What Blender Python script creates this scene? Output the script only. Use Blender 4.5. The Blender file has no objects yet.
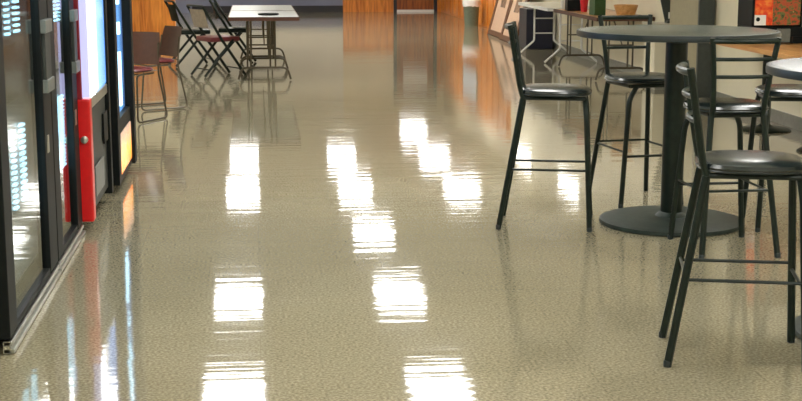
import bpy, bmesh, math, random
from mathutils import Vector, Matrix
random.seed(3)
scene = bpy.context.scene
C = bpy.context.collection
PI = math.pi
R = math.radians

# ------------------------------------------------------------------ materials
def nm(name):
    m = bpy.data.materials.new(name); m.use_nodes = True
    nt = m.node_tree
    return m, nt, nt.nodes['Principled BSDF']
def setp(b, **k):
    for a, v in k.items():
        b.inputs[a.replace('_', ' ')].default_value = v
def plain(name, col, rough=.5, metal=0., var=.12, scale=25., bump=0., spec=.5, coat=0.):
    m, nt, b = nm(name)
    tc = nt.nodes.new('ShaderNodeTexCoord'); n = nt.nodes.new('ShaderNodeTexNoise')
    n.inputs['Scale'].default_value = scale; n.inputs['Detail'].default_value = 4
    nt.links.new(tc.outputs['Object'], n.inputs['Vector'])
    r = nt.nodes.new('ShaderNodeValToRGB')
    r.color_ramp.elements[0].position = .3; r.color_ramp.elements[1].position = .7
    r.color_ramp.elements[0].color = (*[c*(1-var) for c in col], 1)
    r.color_ramp.elements[1].color = (*[min(1, c*(1+var)) for c in col], 1)
    nt.links.new(n.outputs['Fac'], r.inputs['Fac']); nt.links.new(r.outputs['Color'], b.inputs['Base Color'])
    b.inputs['Roughness'].default_value = rough; b.inputs['Metallic'].default_value = metal
    b.inputs['Specular IOR Level'].default_value = spec; b.inputs['Coat Weight'].default_value = coat
    if bump:
        bp = nt.nodes.new('ShaderNodeBump'); bp.inputs['Strength'].default_value = .6; bp.inputs['Distance'].default_value = bump
        nt.links.new(n.outputs['Fac'], bp.inputs['Height']); nt.links.new(bp.outputs['Normal'], b.inputs['Normal'])
    return m
def emit(name, col, s):
    m, nt, b = nm(name)
    setp(b, Base_Color=(.1, .1, .1, 1), Emission_Color=(*col, 1), Emission_Strength=s, Roughness=.3)
    return m
def wood(name, c1, c2, rough=.3, scale=1.0, axis='Z'):
    m, nt, b = nm(name)
    tc = nt.nodes.new('ShaderNodeTexCoord'); mp = nt.nodes.new('ShaderNodeMapping')
    s = {'Z': (9, 9, .7), 'Y': (9, .7, 9), 'X': (.7, 9, 9)}[axis]
    mp.inputs['Scale'].default_value = tuple(v*scale for v in s)
    n = nt.nodes.new('ShaderNodeTexNoise'); n.inputs['Scale'].default_value = 2.2; n.inputs['Detail'].default_value = 6; n.inputs['Distortion'].default_value = .6
    nt.links.new(tc.outputs['Object'], mp.inputs['Vector']); nt.links.new(mp.outputs['Vector'], n.inputs['Vector'])
    r = nt.nodes.new('ShaderNodeValToRGB'); r.color_ramp.elements[0].position = .35; r.color_ramp.elements[1].position = .68
    r.color_ramp.elements[0].color = (*c1, 1); r.color_ramp.elements[1].color = (*c2, 1)
    nt.links.new(n.outputs['Fac'], r.inputs['Fac']); nt.links.new(r.outputs['Color'], b.inputs['Base Color'])
    b.inputs['Roughness'].default_value = rough
    return m
def floor_mat():
    m, nt, b = nm('waxed_terrazzo_tile')
    N, L = nt.nodes, nt.links
    tc = N.new('ShaderNodeTexCoord')
    def noise(scale, det=4, sc=None):
        n = N.new('ShaderNodeTexNoise'); n.inputs['Scale'].default_value = scale; n.inputs['Detail'].default_value = det
        if sc:
            mp = N.new('ShaderNodeMapping'); mp.inputs['Scale'].default_value = sc
            L.new(tc.outputs['Object'], mp.inputs['Vector']); L.new(mp.outputs['Vector'], n.inputs['Vector'])
        else: L.new(tc.outputs['Object'], n.inputs['Vector'])
        return n
    speck = noise(85, 4); cloud = noise(1.3, 3)
    r = N.new('ShaderNodeValToRGB'); r.color_ramp.elements[0].position = .36; r.color_ramp.elements[1].position = .66
    r.color_ramp.elements[0].color = (.215, .192, .125, 1); r.color_ramp.elements[1].color = (.42, .378, .262, 1)
    L.new(speck.outputs['Fac'], r.inputs['Fac'])
    r2 = N.new('ShaderNodeValToRGB'); r2.color_ramp.elements[0].position = .3; r2.color_ramp.elements[1].position = .7
    r2.color_ramp.elements[0].color = (.88, .87, .84, 1); r2.color_ramp.elements[1].color = (1, 1, 1, 1)
    L.new(cloud.outputs['Fac'], r2.inputs['Fac'])
    mx = N.new('ShaderNodeMix'); mx.data_type = 'RGBA'; mx.blend_type = 'MULTIPLY'; mx.inputs['Factor'].default_value = 1
    L.new(r.outputs['Color'], mx.inputs['A']); L.new(r2.outputs['Color'], mx.inputs['B'])
    # tile by tile tone
    br = N.new('ShaderNodeTexBrick'); br.offset = 0; br.inputs['Scale'].default_value = 1
    br.inputs['Brick Width'].default_value = .6096; br.inputs['Row Height'].default_value = .6096; br.inputs['Mortar Size'].default_value = .0015
    br.inputs['Color1'].default_value = (.93, .93, .93, 1); br.inputs['Color2'].default_value = (1, 1, 1, 1); br.inputs['Mortar'].default_value = (.8, .8, .78, 1)
    L.new(tc.outputs['Object'], br.inputs['Vector'])
    mx2 = N.new('ShaderNodeMix'); mx2.data_type = 'RGBA'; mx2.blend_type = 'MULTIPLY'; mx2.inputs['Factor'].default_value = 1
    L.new(mx.outputs['Result'], mx2.inputs['A']); L.new(br.outputs['Color'], mx2.inputs['B'])
    L.new(mx2.outputs['Result'], b.inputs['Base Color'])
    b.inputs['Roughness'].default_value = .055; b.inputs['IOR'].default_value = 1.78
    w1 = noise(5.5, 2); w2 = noise(1.0, 1, (.5, 14, 1)); w3 = noise(26, 2)
    def sc(n, k):
        q = N.new('ShaderNodeMath'); q.operation = 'MULTIPLY'; q.inputs[1].default_value = k; L.new(n.outputs['Fac'], q.inputs[0]); return q
    a1, a2, a3 = sc(w1, 1.0), sc(w2, 1.4), sc(w3, .015)
    s1 = N.new('ShaderNodeMath'); L.new(a1.outputs[0], s1.inputs[0]); L.new(a2.outputs[0], s1.inputs[1])
    s2 = N.new('ShaderNodeMath'); L.new(s1.outputs[0], s2.inputs[0]); L.new(a3.outputs[0], s2.inputs[1])
    bp = N.new('ShaderNodeBump'); bp.inputs['Strength'].default_value = 1; bp.inputs['Distance'].default_value = .0006
    L.new(s2.outputs[0], bp.inputs['Height']); L.new(bp.outputs['Normal'], b.inputs['Normal'])
    return m
def tile_mat():
    m, nt, b = nm('acoustic_tile')
    N, L = nt.nodes, nt.links
    tc = N.new('ShaderNodeTexCoord'); br = N.new('ShaderNodeTexBrick'); br.offset = 0
    br.inputs['Scale'].default_value = 1; br.inputs['Brick Width'].default_value = .61; br.inputs['Row Height'].default_value = 1.22
    br.inputs['Mortar Size'].default_value = .012
    br.inputs['Color1'].default_value = (.80, .78, .70, 1); br.inputs['Color2'].default_value = (.83, .81, .73, 1); br.inputs['Mortar'].default_value = (.8, .8, .76, 1)
    L.new(tc.outputs['Object'], br.inputs['Vector']); L.new(br.outputs['Color'], b.inputs['Base Color'])
    b.inputs['Roughness'].default_value = .9
    return m
def glass_mat():
    m, nt, b = nm('door_glass')
    N, L = nt.nodes, nt.links
    out = N['Material Output']
    ge = N.new('ShaderNodeNewGeometry'); dt = N.new('ShaderNodeVectorMath'); dt.operation = 'DOT_PRODUCT'
    L.new(ge.outputs['Normal'], dt.inputs[0]); L.new(ge.outputs['Incoming'], dt.inputs[1])
    def mth(op, a, v0=None, v1=None):
        q = N.new('ShaderNodeMath'); q.operation = op
        if a is not None: L.new(a, q.inputs[0])
        if v0 is not None: q.inputs[0 if a is None else 1].default_value = v0
        return q
    ab = mth('ABSOLUTE', dt.outputs['Value']); om = N.new('ShaderNodeMath'); om.operation = 'SUBTRACT'; om.inputs[0].default_value = 1; L.new(ab.outputs[0], om.inputs[1])
    pw = mth('POWER', om.outputs[0], 5.0); fr = N.new('ShaderNodeMath'); fr.operation = 'MULTIPLY_ADD'; L.new(pw.outputs[0], fr.inputs[0]); fr.inputs[1].default_value = .92; fr.inputs[2].default_value = .06
    tr = N.new('ShaderNodeBsdfTransparent'); tr.inputs['Color'].default_value = (.72, .76, .76, 1)
    gl = N.new('ShaderNodeBsdfGlossy'); gl.inputs['Roughness'].default_value = .035; gl.inputs['Color'].default_value = (.95, .97, .95, 1)
    mx = N.new('ShaderNodeMixShader')
    L.new(fr.outputs[0], mx.inputs[0]); L.new(tr.outputs[0], mx.inputs[1]); L.new(gl.outputs[0], mx.inputs[2])
    L.new(mx.outputs[0], out.inputs['Surface'])
    return m
def ramp_emit(name, axis, stops, s, lo, hi, noise=0.):
    """backlit printed panel: colour bands along one object axis"""
    m, nt, b = nm(name); N, L = nt.nodes, nt.links
    tc = N.new('ShaderNodeTexCoord'); sp = N.new('ShaderNodeSeparateXYZ'); L.new(tc.outputs['Object'], sp.inputs[0])
    mr = N.new('ShaderNodeMapRange'); mr.inputs[1].default_value = lo; mr.inputs[2].default_value = hi
    src = sp.outputs[axis]
    if noise:
        n = N.new('ShaderNodeTexNoise'); n.inputs['Scale'].default_value = 9; n.inputs['Detail'].default_value = 4
        L.new(tc.outputs['Object'], n.inputs['Vector'])
        ml = N.new('ShaderNodeMath'); ml.operation = 'MULTIPLY_ADD'; ml.inputs[1].default_value = noise; L.new(n.outputs['Fac'], ml.inputs[0]); L.new(src, ml.inputs[2]); src = ml.outputs[0]
    L.new(src, mr.inputs[0])
    r = N.new('ShaderNodeValToRGB'); cr = r.color_ramp
    while len(cr.elements) < len(stops): cr.elements.new(.5)
    for e, (p, c) in zip(cr.elements, stops): e.position = p; e.color = (*c, 1)
    L.new(mr.outputs[0], r.inputs[0]); L.new(r.outputs[0], b.inputs['Emission Color'])
    b.inputs['Emission Strength'].default_value = s; setp(b, Base_Color=(.05, .05, .05, 1), Roughness=.15)
    return m
def print_mat(name, cols, scale, rough=.4):
    """printed picture: blotches of several inks"""
    m, nt, b = nm(name); N, L = nt.nodes, nt.links
    tc = N.new('ShaderNodeTexCoord'); n = N.new('ShaderNodeTexNoise'); n.inputs['Scale'].default_value = scale; n.inputs['Detail'].default_value = 3
    L.new(tc.outputs['Object'], n.inputs['Vector'])
    r = N.new('ShaderNodeValToRGB'); cr = r.color_ramp; cr.interpolation = 'EASE'
    while len(cr.elements) < len(cols): cr.elements.new(.5)
    for i, (e, c) in enumerate(zip(cr.elements, cols)): e.position = .3+.4*i/(len(cols)-1); e.color = (*c, 1)
    L.new(n.outputs['Fac'], r.inputs[0]); L.new(r.outputs[0], b.inputs['Base Color']); b.inputs['Roughness'].default_value = rough
    return m

M_floor = floor_mat(); M_ceil = tile_mat(); M_glass = glass_mat()
M_cream = plain('cream_wall_paint', (.80, .74, .56), .45, var=.04, scale=3)
M_bluegrey = plain('blue_grey_wall_paint', (.20, .22, .33), .5, var=.06, scale=3)
M_basegrey = plain('grey_vinyl_base', (.20, .20, .17), .4)
M_baseblack = plain('black_vinyl_base', (.01, .011, .018), .4)
M_orange = wood('orange_oak_panelling', (.52, .14, .015), (.88, .33, .05), .35)
M_doorwood = wood('red_brown_door_wood', (.16, .035, .006), (.40, .11, .015), .35)
M_darkwood = plain('dark_wood_edge', (.08, .025, .01), .4)
M_frame = plain('charcoal_green_metal', (.007, .014, .010), .34, var=.3, spec=.28)
M_seat = plain('black_vinyl', (.008, .014, .014), .24, var=.2, scale=60, bump=.0004, spec=.8)
M_top = plain('charcoal_laminate', (.065, .08, .068), .26, var=.25, scale=60, spec=.5)
M_top_glare = plain('glare_grey_laminate', (.26, .28, .30), .26, var=.1, scale=90, spec=.7)  # reflected glare on the table top, put into its base colour
M_edge = plain('black_rubber_edge', (.012, .02, .022), .35)
M_base = plain('dark_cast_iron', (.022, .034, .028), .45, var=.3, spec=.35)
M_black = plain('black_machine_paint', (.008, .010, .010), .5, spec=.12)
M_dgrey = plain('dark_grey_plastic', (.04, .046, .042), .5, spec=.25)
M_mgrey = plain('mid_grey_plastic', (.13, .145, .13), .4)
M_alu = plain('brushed_aluminium', (.42, .43, .38), .3, metal=.8)
M_chrome = plain('chrome_tube', (.5, .5, .46), .2, metal=.9)
M_red = plain('bright_red_paint', (.72, .01, .012), .3, var=.05)
M_dred = plain('dark_red_frame', (.26, .012, .025), .35, var=.08)
M_white = plain('white_paint', (.85, .85, .82), .4, var=.03)
M_inside = plain('cooler_liner', (.36, .36, .32), .5, var=.05)
M_led = emit('cool_led', (.38, .75, 1.0), 5.0)
M_troffer = emit('fluorescent_diffuser', (1.0, .985, .94), 10.0)
M_toff = plain('unlit_diffuser', (.7, .69, .63), .5)
M_maroon = plain('maroon_vinyl', (.16, .025, .03), .4)
M_brown = plain('brown_plastic_shell', (.10, .038, .026), .38, coat=.3)
M_tan = plain('tan_laminate', (.50, .46, .37), .3, var=.06)
M_greytop = plain('light_grey_laminate', (.50, .52, .52), .35, var=.05)
M_bronze = plain('bronze_tube', (.10, .085, .06), .3, metal=.5)
M_oak = wood('orange_oak_laminate', (.46, .21, .06), (.72, .40, .15), .3, axis='Y')
M_mat = plain('cream_pink_mat_board', (.66, .44, .30), .5, var=.06)
M_framewood = plain('brown_frame_wood', (.13, .05, .02), .4)
M_picture = print_mat('brown_print', [(.08, .04, .02), (.22, .12, .07), (.4, .26, .16)], 12)
M_orangeprint = print_mat('orange_red_print', [(.7, .03, .01), (.85, .10, .015), (.9, .25, .04)], 26)
M_leafprint = print_mat('leafy_print', [(.03, .05, .02), (.14, .16, .04), (.5, .08, .03), (.05, .09, .02), (.55, .3, .1)], 20)
M_bag = plain('white_plastic_film', (.9, .9, .9), .35, var=.04)
M_can = plain('grey_green_plastic', (.14, .17, .12), .5)
M_bin = plain('blue_black_plastic', (.010, .012, .03), .35)
M_beigefab = plain('beige_fabric', (.52, .46, .38), .8)
M_greenp = plain('dark_green_card', (.03, .09, .03), .4)
M_redp = plain('red_plastic', (.6, .02, .03), .35)
M_greycol = plain('dark_grey_trim_paint', (.045, .055, .052), .4)
M_beigecol = plain('olive_beige_paint', (.34, .30, .19), .5, var=.05)

# ------------------------------------------------------------------ mesh helpers
def obj(name, bm, mat, parent=None, smooth=False, mats=None):
    me = bpy.data.meshes.new(name); bmesh.ops.recalc_face_normals(bm, faces=bm.faces[:]); bm.to_mesh(me); bm.free()
    for mm in (mats or [mat]): me.materials.append(mm)
    if smooth:
        for p in me.polygons: p.use_smooth = True
        try: me.set_sharp_from_angle(angle=R(35))
        except Exception: pass
    o = bpy.data.objects.new(name, me); C.objects.link(o)
    if parent: o.parent = parent
    return o
def thing(name, label, cat, loc=(0, 0, 0), rz=0, group=None):
    o = bpy.data.objects.new(name, None); C.objects.link(o); o.empty_display_size = .1
    o.location = loc; o.rotation_euler = (0, 0, rz); o['label'] = label; o['category'] = cat
    if group: o['group'] = group
    return o
def tag(o, label, cat, group=None):
    o['label'] = label; o['category'] = cat
    if group: o['group'] = group
    return o
def struct(name, bm, mat, smooth=False):
    o = obj(name, bm, mat, None, smooth); o['kind'] = 'structure'; return o
def dup(root, loc, rz, label, group=None):
    r = root.copy(); C.objects.link(r); r.location = loc; r.rotation_euler = (0, 0, rz); r['label'] = label
    if group: r['group'] = group
    for ch in list(root.children):
        c = ch.copy(); C.objects.link(c); c.parent = r
        for g in list(ch.children):
            d = g.copy(); C.objects.link(d); d.parent = c
    return r
def box(bm, x0, x1, y0, y1, z0, z1, bev=0., M=None):
    t = bmesh.new(); bmesh.ops.create_cube(t, size=1)
    bmesh.ops.scale(t, vec=(x1-x0, y1-y0, z1-z0), verts=t.verts)
    bmesh.ops.translate(t, vec=((x0+x1)/2, (y0+y1)/2, (z0+z1)/2), verts=t.verts)
    if bev: bmesh.ops.bevel(t, geom=t.edges[:], offset=bev, segments=2, affect='EDGES', profile=.6)
    if M: bmesh.ops.transform(t, matrix=M, verts=t.verts)
    me = bpy.data.meshes.new('tmp'); t.to_mesh(me); t.free(); bm.from_mesh(me); bpy.data.meshes.remove(me)
    return bm
def B(*a, **k): return box(bmesh.new(), *a, **k)
def smoothpath(pts, n=6):
    P = [Vector(p) for p in pts]
    if len(P) < 3: return P
    out = []
    for i in range(len(P)-1):
        p0 = P[max(i-1, 0)]; p1 = P[i]; p2 = P[i+1]; p3 = P[min(i+2, len(P)-1)]
        for k in range(n):
            t = k/n
            out.append(.5*((2*p1)+(-p0+p2)*t+(2*p0-5*p1+4*p2-p3)*t*t+(-p0+3*p1-3*p2+p3)*t**3))
    out.append(P[-1]); return out
def fillet(pts, r, n=5):
    P = [Vector(p) for p in pts]; out = [P[0]]
    for i in range(1, len(P)-1):
        a = (P[i-1]-P[i]); b = (P[i+1]-P[i]); q = min(r, a.length*.48, b.length*.48)
        s, e = P[i]+a.normalized()*q, P[i]+b.normalized()*q
        for k in range(n+1):
            t = k/n; out.append((1-t)**2*s+2*t*(1-t)*P[i]+t*t*e)
    out.append(P[-1]); return out
def tube(bm, P, r, seg=10, flat=1.0):
    P = [Vector(p) for p in P]; rings = []; up = None
    for i, p in enumerate(P):
        d = (P[min(i+1, len(P)-1)]-P[max(i-1, 0)]).normalized()
        if up is None:
            up = Vector((0, 0, 1)) if abs(d.z) < .9 else Vector((1, 0, 0))
        s = d.cross(up).normalized(); up = s.cross(d).normalized()
        rings.append([bm.verts.new(p+s*math.cos(2*PI*k/seg)*r*flat+up*math.sin(2*PI*k/seg)*r) for k in range(seg)])
    for a, b in zip(rings, rings[1:]):
        for k in range(seg): bm.faces.new((a[k], a[(k+1) % seg], b[(k+1) % seg], b[k]))
    bm.faces.new(rings[0][::-1]); bm.faces.new(rings[-1])
    return bm
def T(P, r, **k): return tube(bmesh.new(), P, r, **k)
def lathe(prof, seg=48, c=(0, 0, 0), sq=None):
    """prof list of (r,z); sq = superellipse exponent for the outline"""
    bm = bmesh.new(); rings = []
    for r, z in prof:
        ring = []
        for k in range(seg):
            a = 2*PI*k/seg; ca, sa = math.cos(a), math.sin(a); q = 1.
            if sq: q = (abs(ca)**sq+abs(sa)**sq)**(-1/sq)
            ring.append(bm.verts.new((c[0]+r*q*ca, c[1]+r*q*sa, c[2]+z)))
        rings.append(ring)
    for a, b in zip(rings, rings[1:]):
        for k in range(seg): bm.faces.new((a[k], a[(k+1) % seg], b[(k+1) % seg], b[k]))
    bm.faces.new(rings[0][::-1]); bm.faces.new(rings[-1])
    return bm

# ------------------------------------------------------------------ the room
CZ = 2.6          # ceiling height
YB = 34.2         # far wall
XR = 4.68         # right wall
struct('floor', B(-6, XR+.2, -4, YB+.3, -.1, 0), M_floor)
struct('ceiling', B(-6, XR+.2, -4, YB+.3, CZ, CZ+.1), M_ceil)
# far wall: blue-grey stretch on the left, oak panelled stretch on the right with a door
struct('wall_far_left', B(-6, 2.17, YB, YB+.15, .42, CZ), plain('pale_grey_wall_paint', (.78, .78, .72), .5, var=.03, scale=3))
struct('trim_7', B(-6, 2.17, YB-.01, YB+.15, 0, .42), M_bluegrey)
struct('baseboard_far', B(-1.5, 2.17, YB-.03, YB, 0, .16), M_baseblack)
bm = B(2.17, 3.42, YB, YB+.15, 1.0, CZ); box(bm, 4.5, XR, YB, YB+.15, 1.9, CZ); box(bm, 3.42, 4.5, YB, YB+.15, 2.08, CZ)
struct('wall_far_right', bm, M_cream)
bm = B(2.17, 3.42, YB-.02, YB+.15, 0, 1.0); box(bm, 4.5, XR, YB-.02, YB+.15, 0, 1.9)
for x in (2.55, 2.95, 3.2): box(bm, x, x+.03, YB-.03, YB-.01, .06, .96)
box(bm, 2.17, 3.42, YB-.04, YB, .98, 1.03)
struct('trim_1', bm, M_orange)
bm = B(3.42, 3.50, YB-.06, YB+.15, 0, 2.08); box(bm, 4.42, 4.50, YB-.06, YB+.15, 0, 2.08); box(bm, 3.5, 4.42, YB-.06, YB+.15, 2.02, 2.08)
struct('trim_2', bm, M_baseblack)
dr = struct('door_1', B(3.5, 4.42, YB, YB+.05, .05, 2.02, bev=.004), M_doorwood)
obj('door_handle', T(fillet([(4.33, YB-.0, 1.0), (4.33, YB-.05, 1.0), (4.22, YB-.05, 1.0)], .01), .01), M_chrome, dr, True)
obj('door_pane', B(3.66, 4.26, YB-.006, YB+.04, 1.42, 1.86, bev=.003), plain('frosted_pane', (.82, .84, .84), .3, var=.03), dr)
struct('trim_3', B(3.5, 4.42, YB-.07, YB+.1, 0, .05), M_white)
# right wall: cream, oak panelled beyond y = 24.6
struct('wall_right', B(XR, XR+.2, -4, YB+.3, 0, CZ), M_cream)
bm = B(XR-.09, XR, 25.0, YB-.04, 0, 1.9)
for i in range(14): box(bm, XR-.1, XR-.09, 25.2+i*.65, 25.22+i*.65, .05, 1.88)
struct('trim_4', bm, M_orange)
struct('baseboard_right', B(XR-.02, XR, -4, 24.98, 0, .11), M_basegrey)
# shallow pilaster with a dark painted end
struct('wall_pier', B(4.50, XR, 13.78, 14.75, 0, CZ), M_beigecol)
struct('trim_5', B(4.495, 4.66, 13.73, 13.78, 0, CZ, bev=.006), M_greycol)
# left: partition behind the machines, then the hall opens out to an oak panelled side room
struct('wall_left', B(-1.95, -1.8, -4, 10.6, 0, CZ), M_cream)
struct('wall_left_return', B(-6, -1.95, 10.45, 10.6, 0, CZ), M_cream)
struct('wall_left_far', B(-6.15, -6, 10.45, YB+.3, 0, CZ), M_cream)
struct('wall_back', B(-1.95, XR+.2, -4.15, -4, 0, CZ), M_cream)
bm = B(-6, -1.42, 25.3, 25.6, 0, 1.25)
for i in range(9): box(bm, -1.47-.5*i-.02, -1.47-.5*i, 25.28, 25.3, .04, 1.22)
struct('trim_6', bm, M_orange)
bm = B(-6, -1.42, 25.3, 25.6, 1.25, CZ); struct('wall_side_room', bm, M_cream)
# lit vertical window lights in the far right wall, high up

# ceiling troffers
FR = bmesh.new()
for a in ((-.305, .305, -.61, -.575), (-.305, .305, .575, .61), (-.305, -.275, -.575, .575), (.275, .305, -.575, .575)):
    box(FR, *a, CZ-.018, CZ)
def troffer(x, y, on, label, first):
    if first is None:
        t = thing('ceiling_light', label, 'ceiling light', (x, y, CZ), 0, 'ceiling lights')
        f = FR.copy(); bmesh.ops.translate(f, vec=(0, 0, -CZ), verts=f.verts); obj('frame', f, M_white, t)
        obj('diffuser', B(-.275, .275, -.575, .575, -.012, -.001), M_troffer if on else M_toff, t)
        return t
    return dup(first, (x, y, CZ), 0, label)
rows = {-.25: 'left', 1.68: 'middle', 3.54: 'right'}
ys = [12.45+3.68*i for i in range(-4, 6)]
on1 = off1 = None
for x in rows:
    for i, y in enumerate(ys):
        if y > YB-.7: continue
        lit = True
        if x < 0 and i in (6, 9): lit = False
        if 0 < x < 3 and i == 9: lit = False
        if x > 3 and i in (4, 5, 6): lit = False
        if x > 3 and i > 6: lit = True
        lb = ('lit' if lit else 'unlit')+' rectangular ceiling light panel in the %s row of three rows overhead' % rows[x]
        if lit: t = troffer(x, y, True, lb, on1); on1 = on1 or t
        else: t = troffer(x, y, False, lb, off1); off1 = off1 or t
        t['group'] = ('lit' if lit else 'unlit')+' ceiling lights, %s row' % rows[x]
for i in (4, 5, 6, 7):  # extra unseen panels, added to brighten the far part of the hall
    troffer(-4.0, ys[i], True, 'added fill light panel, out of view over the side bay behind the machines', on1)['group'] = 'added fill lights, side bay'
for x, i in ((-4.0, 8), (-4.0, 9), (-2.3, 8), (-2.3, 9)):  # more hidden panels, added only to lighten the far wall
    troffer(x, ys[i], True, 'added fill light panel, out of view in the far bay behind the side room', on1)['group'] = 'added fill lights, far bay'
# small wall lamps on the right wall, seen only as glints in the wax
wl = None
for (y, z) in ((23.5, 2.05), (20.0, 1.96)):
    if wl is None:
        wl = thing('wall_light', 'long wall lamp high above the leaning picture frames', 'wall light', (XR, y, z))
        obj('backplate', B(-.03, 0, -.62, .62, -.1, .1, bev=.008), M_white, wl)
        obj('diffuser', B(-.08, -.03, -.58, .58, -.08, .08, bev=.01), emit('lamp_diffuser', (1, .97, .9), 3.5), wl)
    else: dup(wl, (XR, y, z), 0, 'long wall lamp high above the white-legged table')

# ------------------------------------------------------------------ bar stool (faces +x)
def make_stool(label, loc, rz):
    t = thing('bar_stool', label, 'bar stool', loc, rz, 'black padded bar stools')
    s = obj('seat', lathe([(.05, .722), (.19, .722), (.202, .729), (.206, .739), (.200, .751), (.18, .760), (.12, .766), (.05, .768), (.01, .768)], 56, sq=2.7), M_seat, t, True)
    obj('piping', T([Vector((.2*q*math.cos(a), .2*q*math.sin(a), .728)) for k in range(49) for a in [2*PI*k/48] for q in [(abs(math.cos(a))**2.7+abs(math.sin(a))**2.7)**(-1/2.7)]], .005, seg=6), M_edge, s, True)
    fr = bmesh.new()
    tube(fr, [(-.165, -.14, .708), (-.165, .14, .708)], .012); tube(fr, [(.165, -.14, .708), (.165, .14, .708)], .012)
    tube(fr, [(-.165, -.14, .708), (.165, -.14, .708)], .011); tube(fr, [(-.165, .14, .708), (.165, .14, .708)], .011)
    obj('seat_frame', fr, M_frame, t, True)
    for s in (-1, 1):
        obj('leg', T(fillet([(.21, s*.20, .004), (.178, s*.15, .63), (.168, s*.10, .705)], .07, 7), .0155), M_frame, t, True)
        obj('leg', T([(-.295, s*.20, .004), (-.175, s*.137, .705)], .0155), M_frame, t, True)
        obj('back_post', T(smoothpath([(-.170, s*.133, .70), (-.192, s*.136, .775), (-.217, s*.148, .92), (-.248, s*.171, 1.098)], 5), .0145), M_frame, t, True)
        def lerp(a, b, u): return a+(b-a)*u
        rr = (lerp(-.295, -.175, .46), s*lerp(.2, .137, .46), .325); ff = (.193, s*.174, .325)
        obj('footrest', T([rr, ff], .0065, seg=8), M_frame, t, True)
    obj('footrest', T([(.194, -.175, .30), (.194, .175, .30)], .0075, seg=8), M_frame, t, True)
    obj('footrest', T([(-.238, -.17, .335), (-.238, .17, .335)], .0065, seg=8), M_frame, t, True)
    for z, x, hw, bow, r in ((1.083, -.246, .170, .032, .0135), (.993, -.231, .158, .026, .0095), (.905, -.217, .148, .022, .0095)):
        P = [(x-bow*(1-(u/5)**2), hw*u/5, z) for u in range(-5, 6)]
        obj('back_rail', T(P, r, seg=10), M_frame, t, True)
    for s in (-1, 1):
        for (x, y) in ((.21, .2), (-.295, .2)):
            obj('foot_cap', lathe([(.012, 0), (.0155, .002), (.0155, .022), (.013, .026)], 14, c=(x, s*y, 0)), M_edge, t, True)
    return t
stool = make_stool('black bar stool standing alone, turned sideways, left of the dark round bar table', (1.672, 7.60, 0), -R(14))
stool.scale = (1, 1, 1.035)
dup(stool, (2.35, 8.27, 0), -R(81), 'black bar stool behind the full dark round bar table, its back away from us')
st_c = dup(stool, (2.42, 6.91, 0), R(91), 'black bar stool in front of the round bar table, seen through its ladder back')
dup(stool, (2.99, 7.42, 0), R(172), 'black bar stool partly hidden at the right edge, behind the cut-off table top with painted glare')
st_c.scale = (1, 1, 1.012)
st_e = dup(stool, (1.855, 4.985, 0), -R(14), 'nearest black bar stool, large glossy seat low at the right edge')

st_e.scale = (1, 1, 1.02)
# ------------------------------------------------------------------ bar tables
def bar_table(label, loc, mat):
    t = thing('bar_table', label, 'bar table', loc, 0, 'round pedestal bar tables')
    obj('tabletop', lathe([(.3, 1.036), (.548, 1.036), (.548, 1.0665), (.535, 1.0685), (.01, 1.0685)], 96), mat, t, True)
    obj('edge_band', lathe([(.5485, 1.033), (.559, 1.036), (.561, 1.052), (.558, 1.066), (.5485, 1.0675)], 96), M_edge, t, True)
    obj('support_plate', lathe([(.06, 1.0), (.16, 1.012), (.19, 1.034), (.19, 1.036)], 32), M_frame, t, True)
    obj('pole', lathe([(.062, .03), (.062, 1.02)], 32), M_frame, t, True)
    obj('base', lathe([(.398, 0), (.406, .006), (.404, .024), (.37, .033), (.20, .036), (.09, .045), (.075, .06), (.06, .07)], 80), M_base, t, True)
    return t
bt = bar_table('round dark-topped bar table on a black pole and disc base', (2.35, 7.55, 0), M_top)
bt.scale = (1, 1, 1.03)
bt2 = bar_table('round bar table with glare painted pale on its top, cut off by the right edge of the photo', (2.56, 5.16, 0), M_top_glare)
bt2.scale = (1, 1, 1.025)

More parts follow.
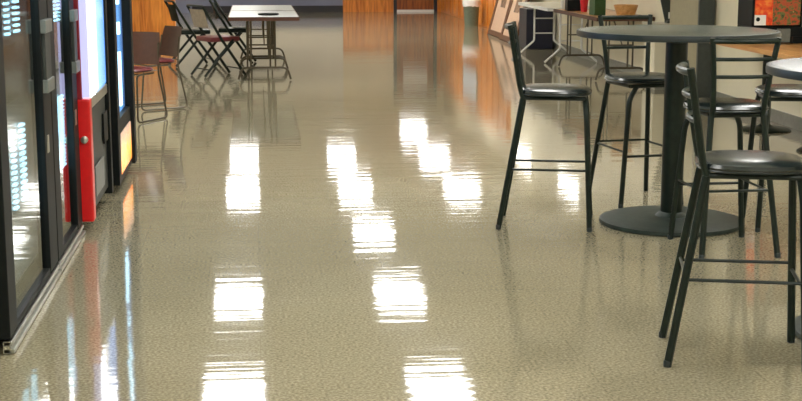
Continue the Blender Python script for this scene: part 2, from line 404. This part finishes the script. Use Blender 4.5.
# ------------------------------------------------------------------ glass door coolers
def cooler(label, loc, W, doors, strips):
    """front at x=0 facing +x, runs along +y for W; doors = (y0, y1, near stile, far stile)"""
    t = thing('glass_door_cooler', label, 'drinks cooler', loc, 0, 'glass door coolers')
    c = bmesh.new()
    box(c, -.80, -.76, 0, W, .08, 2.0); box(c, -.80, -.06, 0, .04, .08, 2.0); box(c, -.80, -.06, W-.04, W, .08, 2.0)
    box(c, -.80, -.06, .04, W-.04, .08, .14); box(c, -.80, -.06, .04, W-.04, 1.94, 2.0); box(c, -.78, -.08, .02, W-.02, 0, .08)
    obj('cabinet', c, M_black, t)
    l = bmesh.new(); box(l, -.76, -.75, .04, W-.04, .14, 1.94); box(l, -.75, -.07, .04, .05, .14, 1.94); box(l, -.75, -.07, W-.05, W-.04, .14, 1.94); box(l, -.75, -.07, .05, W-.05, .14, .15)
    obj('liner', l, M_inside, t)
    for (a, b, n, f) in doors:
        d = bmesh.new()
        box(d, -.055, 0, a, a+n, .06, 2.0, .006); box(d, -.055, 0, b-f, b, .06, 2.0, .006)
        box(d, -.055, -.004, a+n, b-f, .06, .09); box(d, -.055, -.004, a+n, b-f, 1.93, 2.0)
        dd = obj('door', d, M_black, t)
        obj('glass', B(-.03, -.02, a+n, b-f, .09, 1.93), M_glass, dd)
        h = bmesh.new()
        box(h, -.002, .016, b-f+.03, b-.04, .90, 1.22, .006)
        obj('handle', h, M_dgrey, dd)
        for z in (1.20, .93): obj('hinge', B(-.004, .024, b-f+.01, b-.02, z-.03, z+.03, bev=.004), M_mgrey, dd)
        obj('price_tag', B(.0, .004, b-f+.05, b-f+.10, .62, .70), M_alu, dd)
    k = bmesh.new(); box(k, -.03, .012, 0, W, .004, .022, .003); box(k, -.03, .004, 0, W, .034, .052, .003)
    box(k, -.03, -.004, 0, W, .004, .052)
    obj('kick_rail', k, M_alu, t)
    for i, z in enumerate((.36, .86, 1.12, 1.55)):
        q = bmesh.new(); box(q, -.70, -.14, .06, W-.06, z, z+.006)
        for j in range(12): box(q, -.70, -.14, .08+j*(W-.16)/11-.004, .08+j*(W-.16)/11+.004, z+.006, z+.012)
        obj('shelf', q, M_mgrey, t)
    # light strips just inside the doors: rows of small lamps
    for (y, x, hw, pitch) in strips:
        for z0, z1 in ((.42, .80), (1.18, 1.90)):
            g = bmesh.new(); n = int((z1-z0)/pitch)
            for j in range(n): box(g, x-.006, x+.012, y-hw, y+hw, z0+j*pitch, z0+j*pitch+pitch*.42, .002)
            obj('light_strip', g, M_led, t)
    return t
cooler('glass-door drinks cooler nearest to us, lit by dotted cool-white light strips', (-.96, 5.28, 0), 1.34, [(0, 1.34, .17, .24)], [(.83, -.10, .03, .026), (1.07, -.10, .045, .026)])
cooler('glass-door drinks cooler between the nearest cooler and the red machine', (-.96, 6.64, 0), .95, [(0, .95, .18, .19)], [(.70, -.058, .10, .019)])

# ------------------------------------------------------------------ red vending machine
t = thing('vending_machine', 'drinks vending machine with red corner panel and tall backlit white and blue front', 'vending machine', (0, 7.62, 0))
X0 = -.985
obj('cabinet', B(X0-.75, X0, .0, .98, .06, 1.85, bev=.006), M_black, t)
lg = bmesh.new()
for y in (.06, .90):
    for x in (X0-.7, X0-.06): box(lg, x-.03, x+.03, y-.03, y+.03, 0, .06)
obj('feet', lg, M_black, t)
obj('corner_panel', B(X0, X0+.085, .0, .10, .06, .74, bev=.012), M_red, t)
obj('window_frame', B(X0-.01, X0+.045, .0, .06, .74, 1.85, bev=.006), M_dred, t)
M_lens = ramp_emit('backlit_lens', 1, [(0, (.42, .42, .70)), (.05, (.5, .5, .8)), (.09, (1, 1, 1)), (.46, (1, 1, 1)), (.56, (.25, .5, 1)), (1, (.08, .25, .7))], 1.0, 0, .86)
M_lens_side = emit('lavender_lens_side', (.36, .36, .62), .9)
lens = obj('display_panel', B(X0, X0+.085, .02, .88, .745, 1.83, bev=.01), M_lens, t)
lens.data.materials.append(M_lens_side)
for p in lens.data.polygons:
    if p.normal.y < -.7: p.material_index = 1
obj('light_tube', T([(X0+.086, .16, .75), (X0+.086, .16, 1.82)], .012), emit('cool_white_tube', (.75, .88, 1), 7), t, True)
obj('sill', B(X0, X0+.086, .10, .96, .68, .74, bev=.008), M_alu, t)
lp = obj('lower_panel', B(X0, X0+.07, .10, .96, .10, .68, bev=.008), M_dgrey, t)
obj('delivery_flap', B(X0+.075, X0+.085, .16, .60, .17, .34, bev=.004), M_mgrey, lp)
obj('coin_return', B(X0+.075, X0+.083, .68, .90, .40, .58, bev=.004), M_black, lp)
obj('stile', B(X0, X0+.095, .90, .98, .06, 1.85, bev=.008), M_black, t)
obj('lock', lathe([(.02, 0), (.02, .02), (.012, .024)], 16, c=(0, 0, 0)), M_alu, t, True).matrix_local = Matrix.Translation((X0+.05, -.001, .52)) @ Matrix.Rotation(R(90), 4, 'X')

# ------------------------------------------------------------------ snack machine with orange lower panel
t = thing('vending_machine', 'black snack vending machine with blue-lit window above an orange picture panel', 'vending machine', (0, 8.86, 0))
X1 = -.965
obj('cabinet', B(X1-.75, X1, 0, 1.08, .05, 1.85, bev=.006), M_black, t)
lg = bmesh.new()
for y in (.06, 1.0):
    for x in (X1-.7, X1-.06): box(lg, x-.03, x+.03, y-.03, y+.03, 0, .05)
obj('feet', lg, M_black, t)
f = bmesh.new()
box(f, X1, X1+.09, 0, .14, .05, 1.85, .006); box(f, X1, X1+.11, .94, 1.08, .05, 1.85, .008); box(f, X1, X1+.085, .14, .94, .36, .46, .004); box(f, X1, X1+.085, .14, .94, .05, .09, .003); box(f, X1, X1+.085, .14, .94, 1.76, 1.85, .003)
fr = obj('front_frame', f, M_black, t)
obj('window', B(X1+.04, X1+.05, .14, .94, .46, 1.76), ramp_emit('blue_lit_window', 1, [(0, (.02, .05, .16)), (.45, (.04, .13, .36)), (.7, (.10, .28, .60)), (1, (.03, .08, .2))], .9, .14, .94, .1), fr)
for z0, z1 in ((.50, .86), (.98, 1.06), (1.18, 1.70)):
    obj('light_strip', B(X1+.05, X1+.062, .56, .66, z0, z1), emit('ice_blue_tube', (.45, .8, 1), 1.8), fr)
obj('picture_panel', B(X1+.04, X1+.088, .16, .92, .095, .355, bev=.004), ramp_emit('orange_backlit_picture', 2, [(0, (1, .16, .01)), (.4, (1, .42, .06)), (.62, (.75, .36, .18)), (1, (.28, .24, .2))], 1.0, .17, .50, .22), fr)

# ------------------------------------------------------------------ brown shell chairs with sled bases (face -y local... face +x)
def shell_chair(label, loc, rz):
    t = thing('sled_base_chair', label, 'chair', loc, rz, 'brown sled-base chairs')
    def sheet(P, th):
        bm = bmesh.new(); n, m = len(P), len(P[0])
        V = [[bm.verts.new(p) for p in row] for row in P]
        for i in range(n-1):
            for j in range(m-1): bm.faces.new((V[i][j], V[i+1][j], V[i+1][j+1], V[i][j+1]))
        g = bmesh.ops.solidify(bm, geom=bm.faces[:], thickness=th); return bm
    back = [[(-.19-.08*v-.035*math.cos(u*PI/2)+.035, u*(.215-.03*v*v), .50+.29*v) for u in [k/6 for k in range(-6, 7)]] for v in [k/6 for k in range(7)]]
    obj('backrest', sheet(back, .012), M_brown, t, True)
    seat = [[(-.2+.42*v, u*.21, .445-.012*math.cos(u*PI/2)+.02*abs(v-.4)) for u in [k/6 for k in range(-6, 7)]] for v in [k/8 for k in range(9)]]
    obj('seat_shell', sheet(seat, .012), M_brown, t, True)
    obj('seat_cushion', lathe([(.1, .452), (.185, .452), (.195, .462), (.18, .478), (.1, .486), (.01, .487)], 40, sq=3.2), M_maroon, t, True)
    for s in (-1, 1):
        obj('leg', T(fillet([(-.20, s*.19, .70), (-.17, s*.2, .43), (-.25, s*.235, .012), (.25, s*.235, .012), (.19, s*.2, .43), (-.10, s*.19, .43)], .05), .009, seg=8), M_bronze, t, True)
    obj('stretcher', T([(.14, -.2, .43), (.14, .2, .43)], .008, seg=8), M_chrome, t, True)
    return t
sc = shell_chair('brown plastic chair with maroon seat beside the black snack machine', (-1.14, 12.75, 0), R(100))
sc.rotation_euler = (0, 0, R(-118))
dup(sc, (-1.0, 13.75, 0), R(-150), 'brown plastic chair behind the maroon-seated one, further from the machines')

# ------------------------------------------------------------------ folding chairs (face +x)
def folding_chair(label, loc, rz, seatmat, backmat, grp):
    t = thing('folding_chair', label, 'folding chair', loc, rz, grp)
    obj('seat', B(-.19, .21, -.20, .20, .425, .485, bev=.018), seatmat, t, True)
    bm = bmesh.new(); V = []
    for i, z in enumerate((.60, .70, .82)):
        V.append([bm.verts.new((-.21-.055*(z-.6)/.2-.03*math.cos(u*PI/2), u*.2, z)) for u in [k/5 for k in range(-5, 6)]])
    for a, b in zip(V, V[1:]):
        for k in range(10): bm.faces.new((a[k], a[k+1], b[k+1], b[k]))
    bmesh.ops.solidify(bm, geom=bm.faces[:], thickness=.02)
    obj('backrest', bm, backmat, t, True)
    for s in (-1, 1):
        obj('leg', T([(.27, s*.215, .01), (-.05, s*.215, .46), (-.29, s*.21, .86)], .018, seg=8), M_frame, t, True)
        obj('leg', T([(-.27, s*.19, .01), (.12, s*.19, .45)], .017, seg=8), M_frame, t, True)
    obj('top_rail', T([(-.29, -.21, .86), (-.31, 0, .865), (-.29, .21, .86)], .012, seg=8), M_frame, t, True)
    obj('stretcher', T([(.215, -.215, .09), (.215, .215, .09)], .008, seg=8), M_frame, t, True)
    obj('stretcher', T([(-.2, -.19, .09), (-.2, .19, .09)], .008, seg=8), M_frame, t, True)
    return t
fc = folding_chair('black folding chair standing left of the grey folding table, seen from its side', (-.84, 18.7, 0), R(18), M_frame, M_frame, 'folding chairs')
folding_chair('folding chair with beige back and maroon seat beside the near folding table', (-.46, 17.2, 0), R(28), M_maroon, M_beigefab, 'folding chairs')
dup(fc, (-.28, 19.05, 0), R(-6), 'black folding chair tucked under the far folding table, behind the beige-backed one')

# ------------------------------------------------------------------ folding tables (long axis y)
def folding_table(label, loc, L, topmat, edgemat, hw=.41, style='arch', group='folding tables'):
    t = thing('folding_table', label, 'folding table', loc, 0, group)
    obj('tabletop', B(-hw, hw, 0, L, .725, .75, bev=.004), topmat, t)
    e = bmesh.new(); box(e, -hw-.006, hw+.006, -.008, 0, .708, .752); box(e, -hw-.006, hw+.006, L, L+.008, .708, .752)
    box(e, -hw-.008, -hw, -.008, L+.008, .708, .752); box(e, hw, hw+.008, -.008, L+.008, .708, .752)
    obj('edge_band', e, edgemat, t)
    for y, d in ((.12, 1), (L-.22, -1)):
        lg = bmesh.new()
        if style == 'arch':
            tube(lg, fillet([(-.31, y, .01), (-.27, y, .15), (.27, y, .15), (.31, y, .01)], .08), .013, seg=8)
            for x in (-.20, -.16, .07, .13): tube(lg, [(x, y, .15), (x, y, .715)], .011, seg=8)
            tube(lg, [(-.20, y, .42), (.13, y, .42)], .009, seg=8)
            tube(lg, [(0, y, .42), (0, y+.45*d, .715)], .008, seg=8)
        else:
            for s in (-1, 1):
                tube(lg, fillet([(s*(hw+.02), y-.05, .014), (s*(hw-.2), y, .19), (s*(hw-.2), y, .72)], .03), .015, seg=8)
            tube(lg, [(-(hw-.2), y, .30), (hw-.2, y, .30)], .009, seg=8)
            tube(lg, [(-(hw-.2), y, .52), (hw-.2, y, .52)], .009, seg=8)
        obj('leg', lg, M_bronze if style == 'arch' else M_white, t, True)
    return t
ft = folding_table('grey-topped folding table in the hall with arched tube feet, its end towards us', (.11, 16.4, 0), 1.75, M_greytop, M_darkwood)
dup(ft, (.11, 18.17, 0), 0, 'grey-topped folding table directly behind the nearest folding table')
tag(obj('oval_tray', lathe([(.10, .752), (.16, .752), (.175, .765), (.165, .768), (.15, .757), (.02, .757)], 32), M_black, None, True), 'small black oval tray lying on the grey folding table', 'tray')
o = bpy.data.objects['oval_tray']; o.scale = (.75, 1, 1); o.location = (.17, 16.95, 0)

folding_table('white-edged folding table with white tube legs along the right wall', (4.30, 18.5, 0), 2.1, M_tan, M_white, .35, 'bent', 'side tables')
folding_table('oak-topped folding table along the right wall, holding small boxes and cups', (4.32, 15.9, 0), 2.35, M_oak, M_darkwood, .34, 'arch', 'side tables')
# oak table with round pedestal foot, near right
t = thing('pedestal_table', 'long oak-topped table on a round pedestal foot near the right wall', 'table', (4.34, 9.6, 0))
obj('tabletop', B(-.30, .30, 0, 2.9, .722, .75, bev=.005), M_oak, t)
e = bmesh.new(); box(e, -.308, -.30, -.004, 2.904, .715, .752); box(e, .30, .308, -.004, 2.904, .715, .752); box(e, -.3, .3, -.008, 0, .715, .752)
obj('edge_band', e, M_oak, t)
for y in (.55, 1.85):
    obj('pedestal', lathe([(.215, 0), (.22, .008), (.20, .022), (.08, .034), (.05, .05), (.042, .06), (.042, .70), (.13, .715), (.13, .722)], 40, c=(.03, y, 0)), M_frame, t, True)

# ------------------------------------------------------------------ tabletop display cabinet, near right
t = thing('display_cabinet', 'black countertop display cabinet with orange and leafy picture panels on the oak table', 'display cabinet', (4.41, 11.35, .7525))
cb = bmesh.new(); box(cb, -.22, .22, 0, .4, .06, .14, .006)
for x in (-.20, .15): box(cb, x-.02, x+.07, 0, .4, 0, .06)
box(cb, -.22, .22, .04, .4, .14, .75, .006)
box(cb, -.23, .23, 0, .4, .73, .78, .006)
obj('cabinet', cb, M_black, t)
obj('picture_panel', B(-.20, -.05, .015, .04, .155, .72), M_orangeprint, t)
obj('picture_panel', B(-.05, .19, .012, .04, .155, .72), M_leafprint, t)
obj('coin_slot_plate', B(-.015, .10, -.02, .01, .012, .125, bev=.004), M_mgrey, t)
sg = obj('sign_card', B(-.21, -.115, -.004, .012, .155, .24), M_white, t); sg['label'] = 'small white card'
obj('emblem', lathe([(.016, 0), (.018, .002)], 16), M_black, sg).matrix_local = Matrix.Translation((-.185, -.004, .205)) @ Matrix.Rotation(R(90), 4, 'X')

# ------------------------------------------------------------------ things on the far oak table
def item(name, bm, m, loc, label, cat, rz=0, smooth=False, group=None):
    o = tag(obj(name, bm, m, None, smooth), label, cat, group); o.location = loc; o.rotation_euler = (0, 0, rz); return o
item('carton', B(-.07, .07, -.1, .1, 0, .20, bev=.004), M_greenp, (4.13, 16.5, .752), 'dark green carton on the oak side table', 'box', .1)
def cup(bmr=.04, h=.12): return lathe([(bmr*.72, 0), (bmr, h), (bmr*.93, h), (bmr*.68, .006), (.004, .006)], 28)
item('cup', cup(.055, .16), M_redp, (4.17, 17.35, .752), 'red cup beside the dark green carton on the side table', 'cup', 0, True)
item('carton', B(-.09, .09, -.13, .13, 0, .14, bev=.004), M_black, (4.12, 17.75, .752), 'low black box on the far end of the oak side table', 'box', -.1)
item('basket', lathe([(.10, 0), (.14, .12), (.145, .14), (.13, .14), (.09, .01), (.01, .01)], 28), M_oak, (4.36, 16.05, .752), 'round tan basket at the near end of the oak side table', 'basket', 0, True)
item('cup', cup(.04, .12), M_white, (4.08, 18.15, .752), 'white cup at the far end of the oak side table', 'cup', 0, True)

# dark slanted menu holder left of the pier, on a narrow shelf unit
t = thing('side_cabinet', 'low cream cabinet against the right wall beside the dark-edged pier', 'cabinet', (4.5, 15.1, 0))
obj('cabinet', B(-.12, .16, -.22, .22, .05, .70, bev=.004), M_cream, t)
obj('plinth', B(-.10, .15, -.2, .2, 0, .05), M_basegrey, t)
obj('cabinet_top', B(-.14, .165, -.24, .24, .70, .73, bev=.004), M_tan, t)
t = thing('menu_holder', 'dark grey slanted menu holder with a white card, standing on the low cream cabinet', 'menu holder', (4.58, 14.99, .732))
obj('panel', B(-.055, .055, -.01, .01, .03, .42, bev=.003, M=Matrix.Rotation(R(-14), 4, 'Y')), M_greycol, t)
obj('foot', B(-.05, .07, -.06, .06, 0, .03, bev=.004), M_greycol, t)
obj('card', B(-.03, .03, -.022, -.012, .05, .12), M_white, t)

# ------------------------------------------------------------------ leaning pictures, bin, storage box
def leaning(label, x, y0, y1, h, lean):
    """frame standing on its lower edge, leaning towards +x"""
    t = thing('picture_frame', label, 'picture frame', (x, y0, 0), 0, 'leaning picture frames')
    Mr = Matrix.Rotation(R(lean), 4, 'Y'); W = y1-y0
    f = bmesh.new()
    for a in ((0, .16, 0, h), (W-.16, W, 0, h), (.16, W-.16, 0, .09), (.16, W-.16, h-.09, h)):
        box(f, -.02, .02, a[0], a[1], a[2], a[3], .003, Mr)
    obj('frame', f, M_framewood, t)
    obj('mat_board', B(-.008, .008, .16, W-.16, .09, h-.09, M=Mr), M_mat, t)
    obj('picture', B(-.012, -.009, W*.34, W*.64, h*.42, h*.74, M=Mr), M_picture, t)
    return t
leaning('large framed picture leaning on the oak panelling, left one of two', 4.27, 23.75, 25.2, 1.25, 15)
leaning('large framed picture leaning against the right wall, right one of two, nearer the white table', 4.22, 22.3, 23.68, 1.2, 17)

t = thing('notice_board', 'pale blue-white notice board on the oak panelling beyond the trash can', 'notice board', (XR-.1, 29.2, 1.0))
obj('board', B(-.02, 0, -.9, .9, 0, .62), plain('pale_blue_card', (.75, .82, .92), .5, var=.04), t)
e = bmesh.new(); box(e, -.03, 0, -.93, -.9, -.03, .65); box(e, -.03, 0, .9, .93, -.03, .65); box(e, -.03, 0, -.9, .9, -.03, 0); box(e, -.03, 0, -.9, .9, .62, .65)
obj('frame', e, M_alu, t)
t = thing('trash_can', 'grey-green trash can with a white liner beside the oak panelling', 'trash can', (4.33, 27.6, 0))
obj('bin', lathe([(.135, 0), (.165, .50), (.17, .52), (.16, .52), (.13, .02), (.01, .02)], 36), M_can, t, True)
lb = lathe([(.172, .40), (.182, .46), (.178, .53), (.15, .56), (.14, .50), (.12, .20), (.02, .15)], 36)
for v in lb.verts: v.co.x += random.uniform(-.006, .006); v.co.z += random.uniform(-.01, .01)
obj('liner', lb, M_bag, t, True)
item('storage_crate', B(-.21, .21, -.3, .3, 0, .62, bev=.01), M_bin, (4.40, 21.5, 0), 'blue-black storage crate on the floor behind the white-legged table', 'crate')

# ------------------------------------------------------------------ world, camera
w = bpy.data.worlds.new('World'); scene.world = w; w.use_nodes = True
w.node_tree.nodes['Background'].inputs[0].default_value = (.8, .85, 1, 1); w.node_tree.nodes['Background'].inputs[1].default_value = .05
cam = bpy.data.cameras.new('Camera'); co = bpy.data.objects.new('Camera', cam); C.objects.link(co)
F_PX = 1380
cam.sensor_width = 36; cam.sensor_fit = 'HORIZONTAL'; cam.lens = 36*F_PX/802; cam.clip_end = 200
pitch, yaw = R(10.369), R(6.022)
co.location = (0, 0, 1.55); co.rotation_euler = (PI/2-pitch, 0, -yaw)
scene.camera = co
vs = scene.view_settings; vs.view_transform = 'Standard'; vs.look = 'None'; vs.gamma = 1; vs.exposure = 0.97; vs.use_curve_mapping = False
